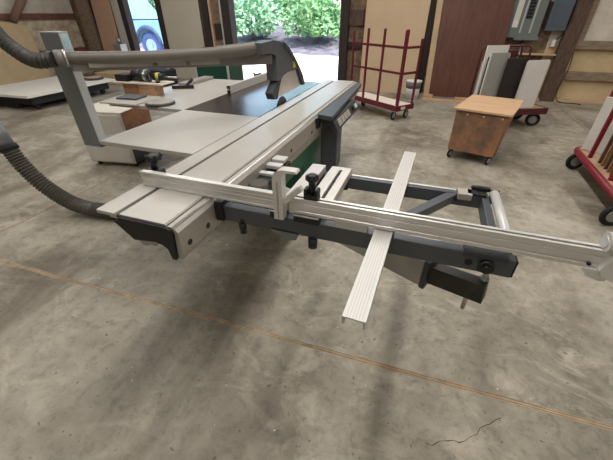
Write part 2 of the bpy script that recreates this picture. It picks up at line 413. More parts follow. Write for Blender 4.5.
# overarm guard
arm = thing('overarm_blade_guard', 'charcoal overarm blade guard on a grey post with a long taupe extraction pipe', 'blade guard', (-1.96, 1.46, .85))
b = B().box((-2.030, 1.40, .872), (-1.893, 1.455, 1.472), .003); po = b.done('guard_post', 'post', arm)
B().box((-1.893, 1.402, .88), (-1.888, 1.453, 1.470), .001).done('pale_side_face', 'post_side', po)  # thin layer making the right face paler than the post's front
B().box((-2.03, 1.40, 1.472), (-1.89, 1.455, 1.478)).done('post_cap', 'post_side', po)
B().box((-1.888, 1.41, 1.395), (-1.8865, 1.447, 1.462)).done('sticker', 'label', po)
B().prism([(-2.03, 1.40), (-1.89, 1.40), (-1.89, 1.75), (-1.95, 1.72), (-2.03, 1.50)], 'z', .855, .872).done('foot_plate', 'post', po)
pth = smooth_path([(-1.86, 1.335, 1.362), (-1.60, 1.66, 1.346), (-1.42, 1.93, 1.342), (-1.30, 2.10, 1.345), (-1.22, 2.26, 1.352), (-1.17, 2.42, 1.350)], 6)
B().tube(pth, .034, 16, radii=[.032]*8+[.034]*8+[.040]*(len(pth)-16)).done('extraction_pipe', 'pipe', arm)
B().bar((-1.84, 1.37, 1.330), (-1.17, 2.46, 1.268), .045, .066, bev=.004).done('support_beam', 'bark_arm', arm)
b = B()
for t0, t1 in ((.06, .32), (.34, .48), (.50, .66)):
    p = Vector((-1.813, 1.353, 1.331)); q = Vector((-1.143, 2.443, 1.263)); b.bar(p.lerp(q, t0), p.lerp(q, t1), .012, .034, bev=.002)
b.done('clear_channel', 'channel', arm)
B().cyl((-1.872, 1.321, 1.362), (-1.848, 1.352, 1.362), .040, 20).done('collar', 'bark_arm', arm)
B().cyl((-1.847, 1.353, 1.362), (-1.840, 1.362, 1.362), .042, 20).done('clamp_ring', 'steel', arm)
hoodp = [(2.26, 1.315), (2.26, 1.385), (2.45, 1.392), (2.62, 1.372), (2.72, 1.332), (2.86, 1.238), (2.97, 1.145), (2.70, 1.150), (2.60, 1.135), (2.56, 1.115), (2.48, 1.115), (2.48, 1.29), (2.40, 1.312)]
B().prism(hoodp, 'x', -1.225, -1.135).done('hood', 'hood', arm)
bh = B().prism([(2.62, 1.374), (2.72, 1.334), (2.86, 1.24), (2.98, 1.14), (3.05, 1.07), (3.09, .995), (3.04, .995), (2.94, 1.12), (2.83, 1.225), (2.69, 1.312), (2.60, 1.355)], 'x', -1.235, -1.128); bh.done('hood_rim', 'slate_dark', arm)
B().prism([(2.47, .985), (2.50, 1.05), (2.57, 1.105), (2.68, 1.150), (2.80, 1.165), (2.95, 1.150), (3.07, .995), (2.85, .985)], 'x', -1.20, -1.155).done('guard_plate', 'guard', arm)
B().prism([(2.40, 1.035), (2.43, .985), (2.49, .978), (2.54, 1.06), (2.60, 1.13), (2.50, 1.105)], 'x', -1.21, -1.145).done('guard_nose', 'slate_dark', arm)
B().box((-1.1355, 2.82, 1.165), (-1.1335, 2.90, 1.215)).done('warning_label', 'yellow', arm)

# dust hoses
def ribbed(path, r, ring=.5, n=14):
    P = smooth_path(path, 26); out = [P[0]]; acc = 0
    step = .021
    for a, c in zip(P, P[1:]):
        acc += (c-a).length
        if acc >= step/2: out.append(c); acc = 0
    b = B().tube(out, r, 22, radii=[r*(1 if i % 2 else .80) for i in range(len(out))])
    for f in b.bm.faces: f.smooth = False
    return b
h1 = ribbed([(-1.875, 1.315, 1.362), (-1.96, 1.29, 1.352), (-2.04, 1.29, 1.366), (-2.10, 1.29, 1.395), (-2.155, 1.29, 1.432), (-2.22, 1.30, 1.488), (-2.35, 1.33, 1.62), (-2.52, 1.42, 1.82)], .039).done('flexible_hose', 'hose_dark')
tag(h1, 'dark ribbed hose curving down into the end of the overarm pipe', 'hose')
lh = thing('extraction_hose', 'fat grey ribbed dust hose sagging to the floor beside the saw', 'hose', (-3.1, 1.65, 0))
ribbed([(-3.30, 1.62, .60), (-3.24, 1.62, .46), (-3.15, 1.63, .32), (-3.03, 1.65, .20), (-2.87, 1.67, .112), (-2.66, 1.70, .078), (-2.3, 1.80, .076), (-1.86, 2.2, .076)], .068).done('ribbed_tube', 'hose', lh)
B().tube([(-3.66, 1.62, 1.9), (-3.44, 1.62, 1.0), (-3.35, 1.62, .74), (-3.30, 1.62, .605)], .07, 20, radii=[.075, .072, .068, .060]).done('duct_end', 'galv', lh)
B().cyl((-3.308, 1.62, .625), (-3.292, 1.62, .59), .072, 20).done('hose_clamp', 'rubber', lh)

# rip fence on the iron table
rf = thing('rip_fence', 'aluminium rip fence lying across the dark iron table under the guard', 'fence', (-1.84, 3.3, .897))
B().box((-1.872, 2.90, .898), (-1.838, 3.90, .975), .002).done('fence_rail', 'alu_y', rf)
B().box((-1.873, 2.892, .900), (-1.840, 2.900, .930)).box((-1.873, 2.892, .945), (-1.840, 2.900, .972)).done('fence_cap', 'black_cap', rf)
B().box((-1.90, 3.52, .898), (-1.873, 3.66, .985)).cyl((-1.90, 3.58, .96), (-1.93, 3.57, .995), .010, 10).done('fence_carrier', 'black', rf)

# ------------------------------------------------------------------ crosscut outrigger
ct = thing('crosscut_table', 'slate grey open crosscut frame with a white roller, cantilevered from the carriage', 'saw table', (-.2, 1.25, .6))
RT = .862
B().box((-.775, 1.0, RT-.072), (.385, 1.045, RT), .003).done('front_rail', 'slate', ct)
B().box((-.43, 1.463, RT-.062), (.345, 1.503, RT), .003).done('rear_rail', 'slate', ct)
B().box((-.29, 1.488, RT), (.21, 1.503, RT+.003), .001).done('rail_cover', 'alu', ct)
B().box((.318, 1.045, RT-.066), (.348, 1.503, RT-.002), .003).done('end_rail', 'slate', ct)
B().box((.382, 1.002, RT-.070), (.392, 1.043, RT-.002), .002).done('end_plug', 'black_cap', ct)
b = B().bar((.205, 1.483, RT-.024), (-.10, 1.035, RT-.024), .042, .042, bev=.003); b.done('brace', 'slate', ct)
b = B().cyl((.362, 1.06, .884), (.362, 1.462, .884), .0185, 24); b.done('roller', 'whitetrim', ct)
B().box((.345, 1.462, RT-.03), (.380, 1.470, .900), .002).done('roller_bracket', 'slate_dark', ct)
B().box((.345, 1.052, RT-.03), (.380, 1.060, .900), .002).done('roller_bracket', 'slate_dark', ct)
B().box((-.505, 1.045, .858), (-.432, 1.50, .897), .003).done('slat', 'alu_y', ct)
sl = B().box((-.398, 1.045, .858), (-.350, 1.50, .897), .002).box((-.335, 1.045, .858), (-.294, 1.50, .897), .002).box((-.352, 1.462, .860), (-.333, 1.50, .897)).box((-.352, 1.045, .860), (-.333, 1.14, .897)).done('slat', 'alu_y', ct)
B().box((-.352, 1.14, .862), (-.333, 1.462, .880)).done('slat_slot', 'black_cap', sl)
B().box((-.50, 1.46, .79), (-.30, 1.502, .858), .003).done('rear_mount', 'slate_dark', ct)
B().box((.255, 1.458, RT), (.335, 1.505, RT+.010), .002).box((.29, 1.498, RT+.008), (.352, 1.520, RT+.026), .003).box((.275, 1.51, RT), (.345, 1.535, RT+.02), .003).done('flip_catch', 'black', ct)
B().box((.215, 1.44, RT-.02), (.275, 1.505, RT+.010), .003).done('catch_plate', 'alu_dark', ct)
b = B().box((-.783, .985, .792), (-.745, 1.06, .885), .003); b.done('carriage_clamp', 'black', ct)
b = B().cyl((-.66, 1.0, .795), (-.66, 1.0, .745), .017, 14).cyl((-.66, 1.0, .79), (-.66, 1.0, .812), .010, 12); b.done('clamp_knob', 'black', ct)
b = B().cyl((-.335, 1.0, .79), (-.335, 1.0, .745), .019, 14); b.done('clamp_knob', 'black', ct)
B().cyl((.30, .999, .828), (.30, .978, .828), .024, 18).cyl((.30, .98, .828), (.30, .968, .828), .013, 12).done('lock_dial', 'black', ct)
B().box((.22, .992, RT-.01), (.36, 1.05, RT+.012), .003).done('dial_plate', 'slate_dark', ct)
b = B().cyl((.245, 1.0005, .825), (.245, .997, .825), .013, 14).cyl((.29, 1.0005, .806), (.29, .997, .806), .013, 14); b.done('rail_hole', 'black_cap', ct)
# telescopic swing arm beneath
d = Vector((-.911, .411, 0))
e0 = Vector((.125, 1.075, .690))
oh = B().bar(e0, e0+d*.975, .075, .125, bev=.004).done('swing_arm', 'arm_grey', ct)
B().bar(e0-d*.022, e0, .082, .135, bev=.003).done('arm_end_plate', 'slate_dark', oh)
ia = B().bar(e0-d*.02, e0-d*.225+Vector((0, .010, .022)), .050, .082, bev=.002).done('inner_arm', 'olive', ct)
B().cyl((.318, 1.015, .70), (.318, 1.015, .80), .0085, 12).cyl((.318, 1.015, .748), (.318, 1.015, .76), .016, 12).done('pivot_pin', 'steel', ia)
B().cyl((.290, 1.035, .57), (.290, 1.035, .69), .0085, 12).done('lower_pin', 'steel', ia)
B().prism([(-.53, .80), (-.40, .80), (-.41, .76), (-.44, .752), (-.52, .78)], 'y', 1.0, 1.03).done('rail_gusset', 'body_grey', ct)
B().box((.03, 1.045, RT-.03), (.15, 1.10, RT-.018), .004).done('stop_plate', 'alu_dark', ct)

# crosscut fence
cf = thing('crosscut_fence', 'long aluminium crosscut fence spanning the sliding table and the outrigger frame', 'fence', (-.3, 1.0, .9))
b = B().box((-1.157, .992, .9015), (-.44, 1.018, .969), .002).box((-1.157, .988, .962), (-.44, .994, .972), .001).box((-1.157, .9885, .9015), (-.44, .994, .911), .001)
b.box((-1.157, .9895, .934), (-.44, .9925, .9375)).box((-1.157, .9895, .951), (-.44, .9925, .9535))
fb = b.done('fence_body', 'alu', cf)
prof2 = [(.990, .900), (.990, .912), (.993, .914), (.993, .922), (.990, .924), (.990, .944), (.9925, .946), (.990, .948), (.990, .9675), (1.000, .9675), (1.000, .958), (1.012, .958), (1.012, .9675), (1.024, .9675), (1.024, .900)]
B().prism(prof2, 'x', -.43, .60).done('fence_extension', 'alu', cf)
B().box((-.428, 1.0005, .9578), (.598, 1.0115, .9592)).done('scale_groove', 'black', cf)
B().box((-1.159, .996, .905), (-1.156, 1.016, .965)).done('end_plug', 'whitetrim', cf)
# clamp knob behind the left end
kb = B().box((-1.165, 1.022, .903), (-1.085, 1.075, .962), .006).cyl((-1.125, 1.05, .96), (-1.115, 1.05, 1.01), .014, 14)
kb.done('clamp_block', 'black', cf)
b = B()
for i in range(5):
    a = i*2*PI/5; b.cyl((-1.118, 1.055, 1.016), (-1.118+.036*math.cos(a), 1.055+.036*math.sin(a), 1.018), .012, 10)
b.cyl((-1.118, 1.055, 1.003), (-1.118, 1.055, 1.03), .02, 14).done('star_knob', 'black', cf)
B().cyl((-1.10, 1.055, .93), (-1.16, 1.12, .93), .014, 12).done('clamp_bolt', 'black', cf)
# lock knob near the middle
B().box((-.372, .993, .955), (-.315, 1.03, .985), .004).box((-.372, .993, .985), (-.358, 1.03, 1.01), .004).box((-.329, .993, .985), (-.315, 1.03, 1.01), .004).done('lock_block', 'black', cf)
B().cyl((-.3435, 1.012, .985), (-.3435, 1.012, 1.05), .013, 14).cyl((-.3435, 1.012, 1.035), (-.3435, 1.012, 1.046), .012, 18, .025).cyl((-.3435, 1.012, 1.046), (-.3435, 1.012, 1.059), .025, 18, .025).cyl((-.3435, 1.012, 1.059), (-.3435, 1.012, 1.066), .025, 18, .014).done('lock_knob', 'black', cf)
for x0, x1 in ((-.515, -.450), (-.412, -.308)):
    q = B().box((x0, .984, RT+.0005), (x1, 1.03, .8995), .003).done('fence_bracket', 'black', cf)
    B().box((x0, .982, .892), (x1, 1.0, .8985), .001).done('bracket_edge', 'whitetrim', q)
B().box((-.25, 1.0, RT+.001), (-.12, 1.03, .8995), .002).done('slide_shoe', 'pale', cf)
# right end stop of the fence
ec = B().prism([(.585, .905), (.60, .885), (.65, .865), (.69, .90), (.69, .985), (.66, 1.0), (.60, .968)], 'y', .972, 1.045).done('end_housing', 'whitepl', cf)
B().cyl((.575, 1.005, .99), (.72, 1.005, .995), .031, 24).cyl((.572, 1.005, .99), (.578, 1.005, .99), .018, 16).done('end_barrel', 'whitetrim', ec)
B().prism([(.545, .900), (.595, .900), (.622, .866), (.600, .862), (.566, .874)], 'y', .982, .990).done('end_flap', 'whitepl', ec)
B().cyl((.560, .991, .915), (.560, .986, .915), .006, 12).done('end_bolt', 'black', ec)

# flip stop: looped aluminium handle with its brace
fs = thing('flip_stop', 'looped aluminium flip stop standing upright against the front of the crosscut fence', 'fence stop', (-.45, 1.0, .9))
# rounded D-shaped plate across the front
def arc(cx, cz, rr, a0, a1, n=7): return [(cx+rr*math.cos(math.radians(a0+(a1-a0)*k/n)), cz+rr*math.sin(math.radians(a0+(a1-a0)*k/n))) for k in range(n+1)]
loop = [(-.478, .884)] + arc(-.430, 1.046, .048, 180, 90) + [(-.385, 1.094), (-.380, 1.086)] + arc(-.412, 1.056, .028, 90, 180) + [(-.440, .884)]
B().prism(loop, 'y', .950, .9875).done('handle_loop', 'alu', fs)
B().box((-.462, .9475, .888), (-.456, .9515, 1.045), .001).done('face_rib', 'alu_dark', fs)
B().bar((-.445, .968, .955), (-.374, .980, 1.022), .022, .022, bev=.003).done('brace', 'alu', fs)

# loose aluminium channel under the fence
sb = B()
p, q = Vector((-.072, .556, 0)), Vector((-.033, 1.845, 0)); yv = (q-p).normalized(); xv = Vector((yv.y, -yv.x, 0))
m = Matrix((xv, yv, Vector((0, 0, 1)))).transposed().to_4x4(); m.translation = (p+q)/2
L = (q-p).length; T = .8945
def chan(bb, a0, a1, z0, z1): bb.box((a0, -L/2, z0), (a1, L/2, z1), 0, m)
chan(sb, -.032, .032, T-.004, T); 
for x in (-.0285, .0285): chan(sb, x-.0035, x+.0035, T-.028, T-.004)
nf = len(sb.bm.faces)
for x in (-.021, -.0125, -.004, .004, .0125, .021): chan(sb, x-.0011, x+.0011, T, T+.0004)
sb.bm.faces.ensure_lookup_table()
for f in sb.bm.faces[nf:]: f.material_index = 1
tag(sb.done('aluminium_channel', ['alu_bar', 'alu_dark']), 'ribbed aluminium channel laid across the outrigger frame, passing under the fence', 'aluminium bar')

# ------------------------------------------------------------------ things on and under the saw
cab = thing('rolling_cabinet', 'white cabinet with a brown side standing on castors beneath the front table', 'cabinet', (-3.4, 2.95, 0))
def castor(b, x, y, r, w, ax=(1, 0, 0), z=None):
    a = Vector(ax).normalized(); c = Vector((x, y, r)); return b.cyl(c-a*w/2, c+a*w/2, r, 18)
crz = math.atan2(.10, .57)
cm = Matrix.Translation((-3.17, 2.72, 0)) @ Matrix.Rotation(crz, 4, 'Z')
B().box((-.62, 0, .05), (-.006, .50, .65), .002, cm).done('carcass', 'body_white', cab)
B().box((-.006, .002, .40), (.0, .50, .65), 0, cm).done('side_panel', 'brownbox', cab)
B().box((-.006, .002, .05), (.0, .50, .40), 0, cm).done('shaded_side_panel', 'slate_dark', cab)  # same side, darker colour for the shade under the table
B().box((-.60, -.012, .07), (-.03, 0, .62), .002, cm).done('front_panel', 'body_white', cab)
for x, y in ((-.56, .06), (-.06, .06), (-.56, .44), (-.06, .44)):
    c = cm @ Vector((x, y, 0)); castor(B(), c.x, c.y, .0255, .03).done('caster', 'rubber', cab)

def slab(name, pts, z0, z1, m, label, cat, group=None):
    return tag(B().prism(pts, 'z', z0, z1).done(name, m), label, cat, group)
slab('white_sheet', [(-2.74, 2.17), (-2.36, 2.19), (-2.38, 2.535), (-2.80, 2.50)], .8975, .910, 'white_top', 'thin white sheet on the corner of the rear table, under the dark plates', 'board')
slab('grey_plate', [(-2.68, 2.30), (-2.47, 2.32), (-2.49, 2.48), (-2.72, 2.48)], .9105, .926, 'slate', 'dark grey rectangular plate lying on the white sheet', 'plate')
dk = thing('round_plate', 'round pale plate with a dark rim at the edge of the rear table', 'disc', (-2.17, 2.37, .898))
B().cyl((-2.21, 2.33, .8975), (-2.21, 2.33, .912), .125, 40).done('rim', 'slate_dark', dk)
B().cyl((-2.21, 2.33, .912), (-2.21, 2.33, .924), .120, 40).done('face', 'greyplate', dk)
bl = [((-2.84, 2.56, .8975), (-2.66, 2.68, 1.0), 'wood', 'dark brown wood block at the rear table edge, left of the pale block'), ((-2.655, 2.56, .8975), (-2.46, 2.68, 1.0), 'wood2', 'pale wood block beside the dark brown block on the rear table')]
for a, c, mm, lb in bl: tag(B().box(a, c, .004).done('wood_block', mm), lb, 'wood block', 'wood blocks under the power tools')
tb = slab('tool_board', [(-2.92, 2.53), (-2.36, 2.56), (-2.36, 2.74), (-2.92, 2.72)], 1.0005, 1.012, 'carpet', 'thin pale board laid over the two wood blocks', 'board')
pt = thing('power_router', 'black and silver router lying on the pale board on the wood blocks', 'power tool', (-2.62, 2.64, 1.012))
B().cyl((-2.74, 2.64, 1.065), (-2.60, 2.64, 1.065), .05, 20).done('motor', 'black', pt)
B().cyl((-2.60, 2.64, 1.065), (-2.57, 2.64, 1.065), .052, 20).done('collar', 'steel', pt)
B().torus((-2.54, 2.62, 1.065), (1, .3, 0), .04, .012).done('handle', 'black', pt)
pt2 = thing('cordless_drill', 'black drill with a green-yellow band lying right of the router', 'power tool', (-2.45, 2.64, 1.012))
B().cyl((-2.50, 2.64, 1.06), (-2.40, 2.66, 1.06), .034, 16).bar((-2.45, 2.64, 1.05), (-2.44, 2.60, 1.02), .03, .03).done('housing', 'black', pt2)
B().cyl((-2.47, 2.645, 1.06), (-2.44, 2.652, 1.06), .037, 16).done('band', 'yellow', pt2)
B().cyl((-2.40, 2.66, 1.06), (-2.28, 2.69, 1.055), .008, 10).done('bit', 'steel', pt2)
tag(B().box((-2.91, 2.56, 1.013), (-2.77, 2.69, 1.075), .006).done('tool_case', 'black'), 'black box on the pale board left of the router', 'case')
cl = thing('black_clamp', 'black hand clamp lying on the rear table right of the wood blocks', 'clamp', (-2.44, 3.0, .897))
B().bar((-2.56, 2.92, .915), (-2.36, 3.02, .915), .03, .03, bev=.004).done('jaw', 'black', cl)
B().bar((-2.42, 2.98, .93), (-2.38, 3.05, .985), .03, .025, bev=.004).done('lever', 'black', cl)
tag(B().box((-2.62, 3.10, .898), (-2.50, 3.60, .93), .003).done('scrap_rail', 'greyplate'), 'pale grey rail strip lying along the left edge of the rear table', 'rail')
gm = thing('green_machine', 'dark green steel machine cabinet standing beyond the rear table', 'machine', (-3.35, 5.0, 0))
B().box((-3.70, 4.86, .06), (-3.06, 5.30, .90), .008).done('cabinet', 'green_dark', gm)
B().box((-3.70, 4.85, .0), (-3.06, 5.30, .06)).done('base', 'black', gm)
B().box((-3.10, 4.855, .06), (-3.06, 4.861, .90)).done('edge_trim', 'post_side', gm)
B().box((-3.70, 4.855, .06), (-3.672, 4.861, .90)).done('edge_trim', 'post_side', gm)

# ------------------------------------------------------------------ red panel cart by the far wall
def local(o): return WM[o]
ca = math.atan2(-.605, .796)
def wheel(parent, x, y, r, w, rz=0., z=None, sc=True):
    """a castor: tyre, hub and fork, in the parent's frame"""
    Mx = WM[parent] @ Matrix.Translation((x, y, 0)) @ Matrix.Rotation(rz, 4, 'Z')
    A = lambda *p: Mx @ Vector(p)
    b = B().torus(A(0, 0, r), Mx.to_3x3() @ Vector((0, 1, 0)), r-w*.45, w*.45)
    b.cyl(A(0, -w*.3, r), A(0, w*.3, r), r-w*.3, 20)
    t = b.done('wheel', 'rubber', parent)
    B().cyl(A(0, -w*.5, r), A(0, w*.5, r), r*.55, 18).done('hub', 'hub', t)
    return t
rc = thing('panel_cart', 'maroon steel panel cart with tall uprights before the tan sheet', 'cart', (-.45, 5.74, 0), ca)
Mx = WM[rc]; A = lambda x, y, z: Mx @ Vector((x, y, z))
def lb(parent, name, mtl, *boxes, bev=.003):
    b = B()
    for a, c in boxes: b.box(a, c, bev, WM[parent])
    return b.done(name, mtl, parent)
LEN = 1.32
lb(rc, 'deck', 'carpet', ((-LEN+.02, .02, .215), (-.02, .41, .25)))
lb(rc, 'deck_frame', 'red', ((-LEN, 0, .17), (0, .025, .255)), ((-LEN, .40, .17), (0, .425, .255)), ((-.025, 0, .17), (0, .425, .255)), ((-LEN, 0, .17), (-LEN+.025, .425, .255)))
lb(rc, 'name_plate', 'paper', ((0.0, .10, .19), (.002, .20, .235)), bev=0)
ups = [(-1.28, .05, 1.29), (-.90, .04, 1.345), (-.52, .045, 1.35), (-.03, .04, 1.35), (-.09, .08, 1.34), (-.04, .40, 1.22)]
for x, y, h in ups:
    lb(rc, 'upright', 'red', ((x-.016, y-.016, .2), (x+.016, y+.016, h)))
for z in (1.11, .745):
    for k in range(3):
        x0, x1 = ups[k][0], ups[k+1][0]
        lb(rc, 'crossbar', 'red', ((x0+.01, .034, z-.018), (x1-.01, .056, z+.018)))
    lb(rc, 'crossbar', 'red', ((-.047, .05, z-.018), (-.023, .40, z+.018)))
for x, y in ((-LEN+.12, .07), (-.12, .07), (-LEN+.12, .35), (-.10, .36)):
    wheel(rc, x, y, .075, .035, 1.75)
    c = A(x, y, 0); B().box((c.x-.025, c.y-.025, .13), (c.x+.025, c.y+.025, .175)).done('fork', 'hub', rc)

bk = thing('bucket', 'white plastic bucket with a grey band on the floor behind the red cart', 'bucket', (-.33, 7.75, 0))
B().cyl((-.33, 7.75, .0), (-.33, 7.75, .34), .13, 28, .155).done('shell', 'whitepl', bk)
B().cyl((-.33, 7.75, .22), (-.33, 7.75, .33), .152, 28, .159).done('band', 'bucketband', bk)
B().cyl((-.33, 7.75, .34), (-.33, 7.75, .36), .162, 28).done('lid', 'whitepl', bk)

# ------------------------------------------------------------------ plywood box on castors
wb = thing('rolling_box', 'scuffed brown plywood box on castors with an overhanging pale lid', 'box', (.40, 4.27, 0), math.radians(-16.5))
lb(wb, 'lid', 'ply', ((-.095, .07, .583), (.54, 1.0, .607)))
Mx = WM[wb]
pf = B(); 
lo = [(-.045, .03), (.475, .03), (.475, .50), (-.045, .50)]; hi = [(-.065, .10), (.51, .10), (.51, .96), (-.065, .96)]
va = [pf.bm.verts.new(Mx @ Vector((x, y, .115))) for x, y in lo]; vb = [pf.bm.verts.new(Mx @ Vector((x, y, .583))) for x, y in hi]
pf.bm.faces.new(va); pf.bm.faces.new(vb)
for i in range(4):
    f = pf.bm.faces.new((va[i], va[(i+1) % 4], vb[(i+1) % 4], vb[i])); f.material_index = 1 if i == 1 else 0
pf.done('carcass', ['brownbox', 'brownside'], wb)
for x, y in ((-.01, .07), (.44, .07), (-.01, .45), (.44, .45)):
    wheel(wb, x, y, .055, .03, 1.2)
    c = Mx @ Vector((x, y, 0)); B().box((c.x-.03, c.y-.03, .10), (c.x+.03, c.y+.03, .116)).done('caster_plate', 'black', wb)
for x in (.07, .25, .45):
    c = Mx @ Vector((x, .095, .545)); B().cyl(c, c+Mx.to_3x3() @ Vector((0, -.012, 0)), .009, 10).done('screw', 'paper', wb)

# ------------------------------------------------------------------ cart of boards by the electrical panels
c2 = thing('board_cart', 'oxblood steel cart with tubular hoops, loaded with white and grey boards', 'cart', (1.83, 6.17, 0), math.atan2(.42, .91))
lb(c2, 'deck', 'deckply', ((-1.05, .03, .27), (-.02, .60, .30)))
lb(c2, 'deck_frame', 'brown_red', ((-1.07, 0, .215), (0, .03, .305)), ((-1.07, .60, .215), (0, .63, .305)), ((-.03, 0, .215), (0, .63, .305)), ((-1.07, 0, .215), (-1.04, .63, .305)))
Mx = WM[c2]; A = lambda x, y, z: Mx @ Vector((x, y, z))
for yy_, xr, xl, zt in ((.44, -.30, -1.02, 1.13), (.565, -.36, -1.02, 1.13)):
    B().tube([A(xl, yy_, .29), A(xl, yy_, zt-.06), A(xl+.02, yy_, zt-.02), A(xl+.06, yy_, zt), A(xr-.06, yy_, zt), A(xr-.02, yy_, zt-.02), A(xr, yy_, zt-.06), A(xr, yy_, .29)], .014, 10).done('hoop', 'brown_red', c2)
lb(c2, 'hoop_brace', 'brown_red', ((-.72, .425, 1.01), (-.50, .455, 1.07)))
lb(c2, 'hoop_brace', 'brown_red', ((-1.01, .43, .62), (-.31, .45, .65)))
for x, y in ((-.10, .12), (-.10, .53), (-.96, .14), (-.96, .53)):
    wheel(c2, x, y, .105, .045, -.6)
    c = A(x, y, 0); B().box((c.x-.03, c.y-.03, .20), (c.x+.03, c.y+.03, .218)).done('fork', 'hub', c2)
def panel(x0, x1, y, z1, t, m, label, lean=.0):
    mm = WM[c2] @ Matrix.Translation((0, y, .3055)) @ Matrix.Rotation(lean, 4, 'X')
    o = B().box((x0, 0, 0), (x1, t, z1), .002, mm).done('cart_board', m)
    return tag(o, label, 'board', 'boards on the hooped cart')
panel(-.55, -.23, .06, .67, .02, 'whiteboard', 'white board at the right end of the hooped cart')
panel(-.54, -.19, .10, .65, .02, 'whiteboard', 'white board just behind the rightmost one on the hooped cart')
panel(-.82, -.47, .14, .69, .03, 'darkboard', 'black-brown board between the grey and the right white board on the hooped cart')
panel(-1.055, -.79, .20, .76, .02, 'greyboard', 'grey board facing out at the middle of the hooped cart')
panel(-1.06, -.76, .228, .745, .025, 'whiteboard', 'white board standing just behind the grey one on the hooped cart')
panel(-1.06, -.72, .365, .84, .025, 'whiteboard', 'tall white board rising behind all the left boards on the hooped cart')
panel(-1.065, -.985, .325, .68, .02, 'whiteboard', 'narrow white board second from the left on the hooped cart')
panel(-1.065, -1.02, .395, .63, .02, 'greyboard', 'thin grey board at the extreme left of the hooped cart')
panel(-1.065, -1.03, .262, .70, .02, 'darkboard', 'thin black strip beside the grey board on the hooped cart')

# ------------------------------------------------------------------ cart at the right edge
c3 = thing('lumber_cart', 'crimson lumber cart at the right edge with boards racked on it', 'cart', (1.70, 3.05, 0), math.radians(-2))
Mx = WM[c3]; A = lambda x, y, z: Mx @ Vector((x, y, z))
lb(c3, 'deck', 'deckply', ((.03, .03, .19), (1.0, 1.50, .235)))
B().tube([A(.02, -.10, .205), A(.02, 1.38, .205), A(.04, 1.46, .205), A(.11, 1.52, .205), A(.20, 1.54, .205), A(1.0, 1.54, .205)], .034, 12).done('deck_rail', 'red2', c3)
lb(c3, 'deck_end', 'red2', ((0, -.12, .165), (1.0, -.09, .24)))
for x, y in ((-.005, .03), (.04, 1.36), (.9, .04), (.9, 1.30)):
    wheel(c3, x, y, .10, .042, .25)
    c = A(x+.03, y, 0); B().box((c.x-.03, c.y-.03, .165), (c.x+.03, c.y+.03, .185)).done('fork', 'hub', c3)
for x, y, h in ((.06, 1.12, 1.15), (.06, .50, 1.15), (.06, .02, 1.15)):
    lb(c3, 'upright', 'red2', ((x-.018, y-.018, .2), (x+.018, y+.018, h)))
lb(c3, 'crossbar', 'red2', ((.045, .02, 1.12), (.075, 1.12, 1.15)))
lb(c3, 'upright', 'red2', ((.10, 1.465, .2), (.13, 1.495, 1.2)))
wp = B().box((0, 0, 0), (.24, .022, .57), .002, Matrix.Translation(A(.045, 1.39, .241)) @ Matrix.Rotation(-.62, 4, 'Z')).done('cart_board', 'whiteboard')
tag(wp, 'white panel standing upright at the far end of the lumber cart', 'board')
names = ['nearest the camera', 'second from the camera', 'third from the camera', 'fourth from the camera', 'farthest, next to the white panel']
for k in range(5):
    y = .62+.085*k
    o = B().box((.09, y, .236), (.60, y+.022, .78), .002, WM[c3]).done('slat_board', ['post_wood', 'wood', 'post_wood', 'wood', 'post_wood'][k])
    tag(o, 'brown wooden board on edge in the lumber cart, ' + names[k], 'board', 'boards racked in the lumber cart')

# ------------------------------------------------------------------ sheets leaning on the far wall
def lean(name, x0, x1, h, m, label, cat='sheet', y0=8.18, ytop=8.36, t=.02, z0=0.002, edge=None, x0t=None, x1t=None):
    a = math.atan2(ytop-y0, h)
    mm = Matrix.Translation((0, y0, z0)) @ Matrix.Rotation(-a, 4, 'X')
    b = B().prism([(x0, 0), (x1, 0), (x1 if x1t is None else x1t, h), (x0 if x0t is None else x0t, h)], 'y', 0, t, mm)
    o = b.done(name, m)
    return tag(o, label, cat)
lean('tan_sheet', -1.60, -.30, 2.6, 'tan', 'big tan hardboard sheet leaning on the far wall behind the maroon cart')
lean('brown_sheet', .02, 1.30, 2.6, 'maroonply', 'big dark brown melamine sheet leaning beside the electrical panels', y0=8.12, x1t=1.18, x0t=-.09)
lean('raw_sheet', -.10, .012, 2.6, 'raw', 'narrow strip of raw tan board at the left edge of the dark brown sheet', y0=8.12, x0t=-.21, x1t=-.098, t=.03)
lean('pink_board', -9.48, -8.80, 2.6, 'pinktan', 'pinkish tan board leaning left of the narrow opening', y0=8.22, ytop=8.38)
lean('grey_board', -8.78, -8.62, 2.6, 'beige', 'narrow grey board leaning between the pinkish board and the white frame', y0=8.30, ytop=8.38)
lean('beige_sheet', -7.12, -5.95, 2.7, 'beige', 'large beige sheet on the far wall between the two openings', y0=8.36, ytop=8.42)
lb_ = B().prism([(5.2, .002), (6.9, .002), (6.9, 1.33), (6.4, 1.42), (5.2, 1.62)], 'x', 0, .02, Matrix.Translation((-10.25, 0, 0)) @ Matrix.Rotation(-.11, 4, 'Y'))
tag(lb_.done('golden_board', 'tan2'), 'golden brown board leaning on the left wall behind the low table', 'sheet')
tag(B().tube([(-10.40, 6.62, 1.42), (-10.34, 7.0, 1.85), (-10.3, 7.5, 2.5), (-10.3, 8.2, 3.4)], .10, 16, radii=[.085, .10, .10, .10]).done('wall_duct', 'brownpipe'), 'slanted taupe duct coming down the left wall at the top corner', 'duct')

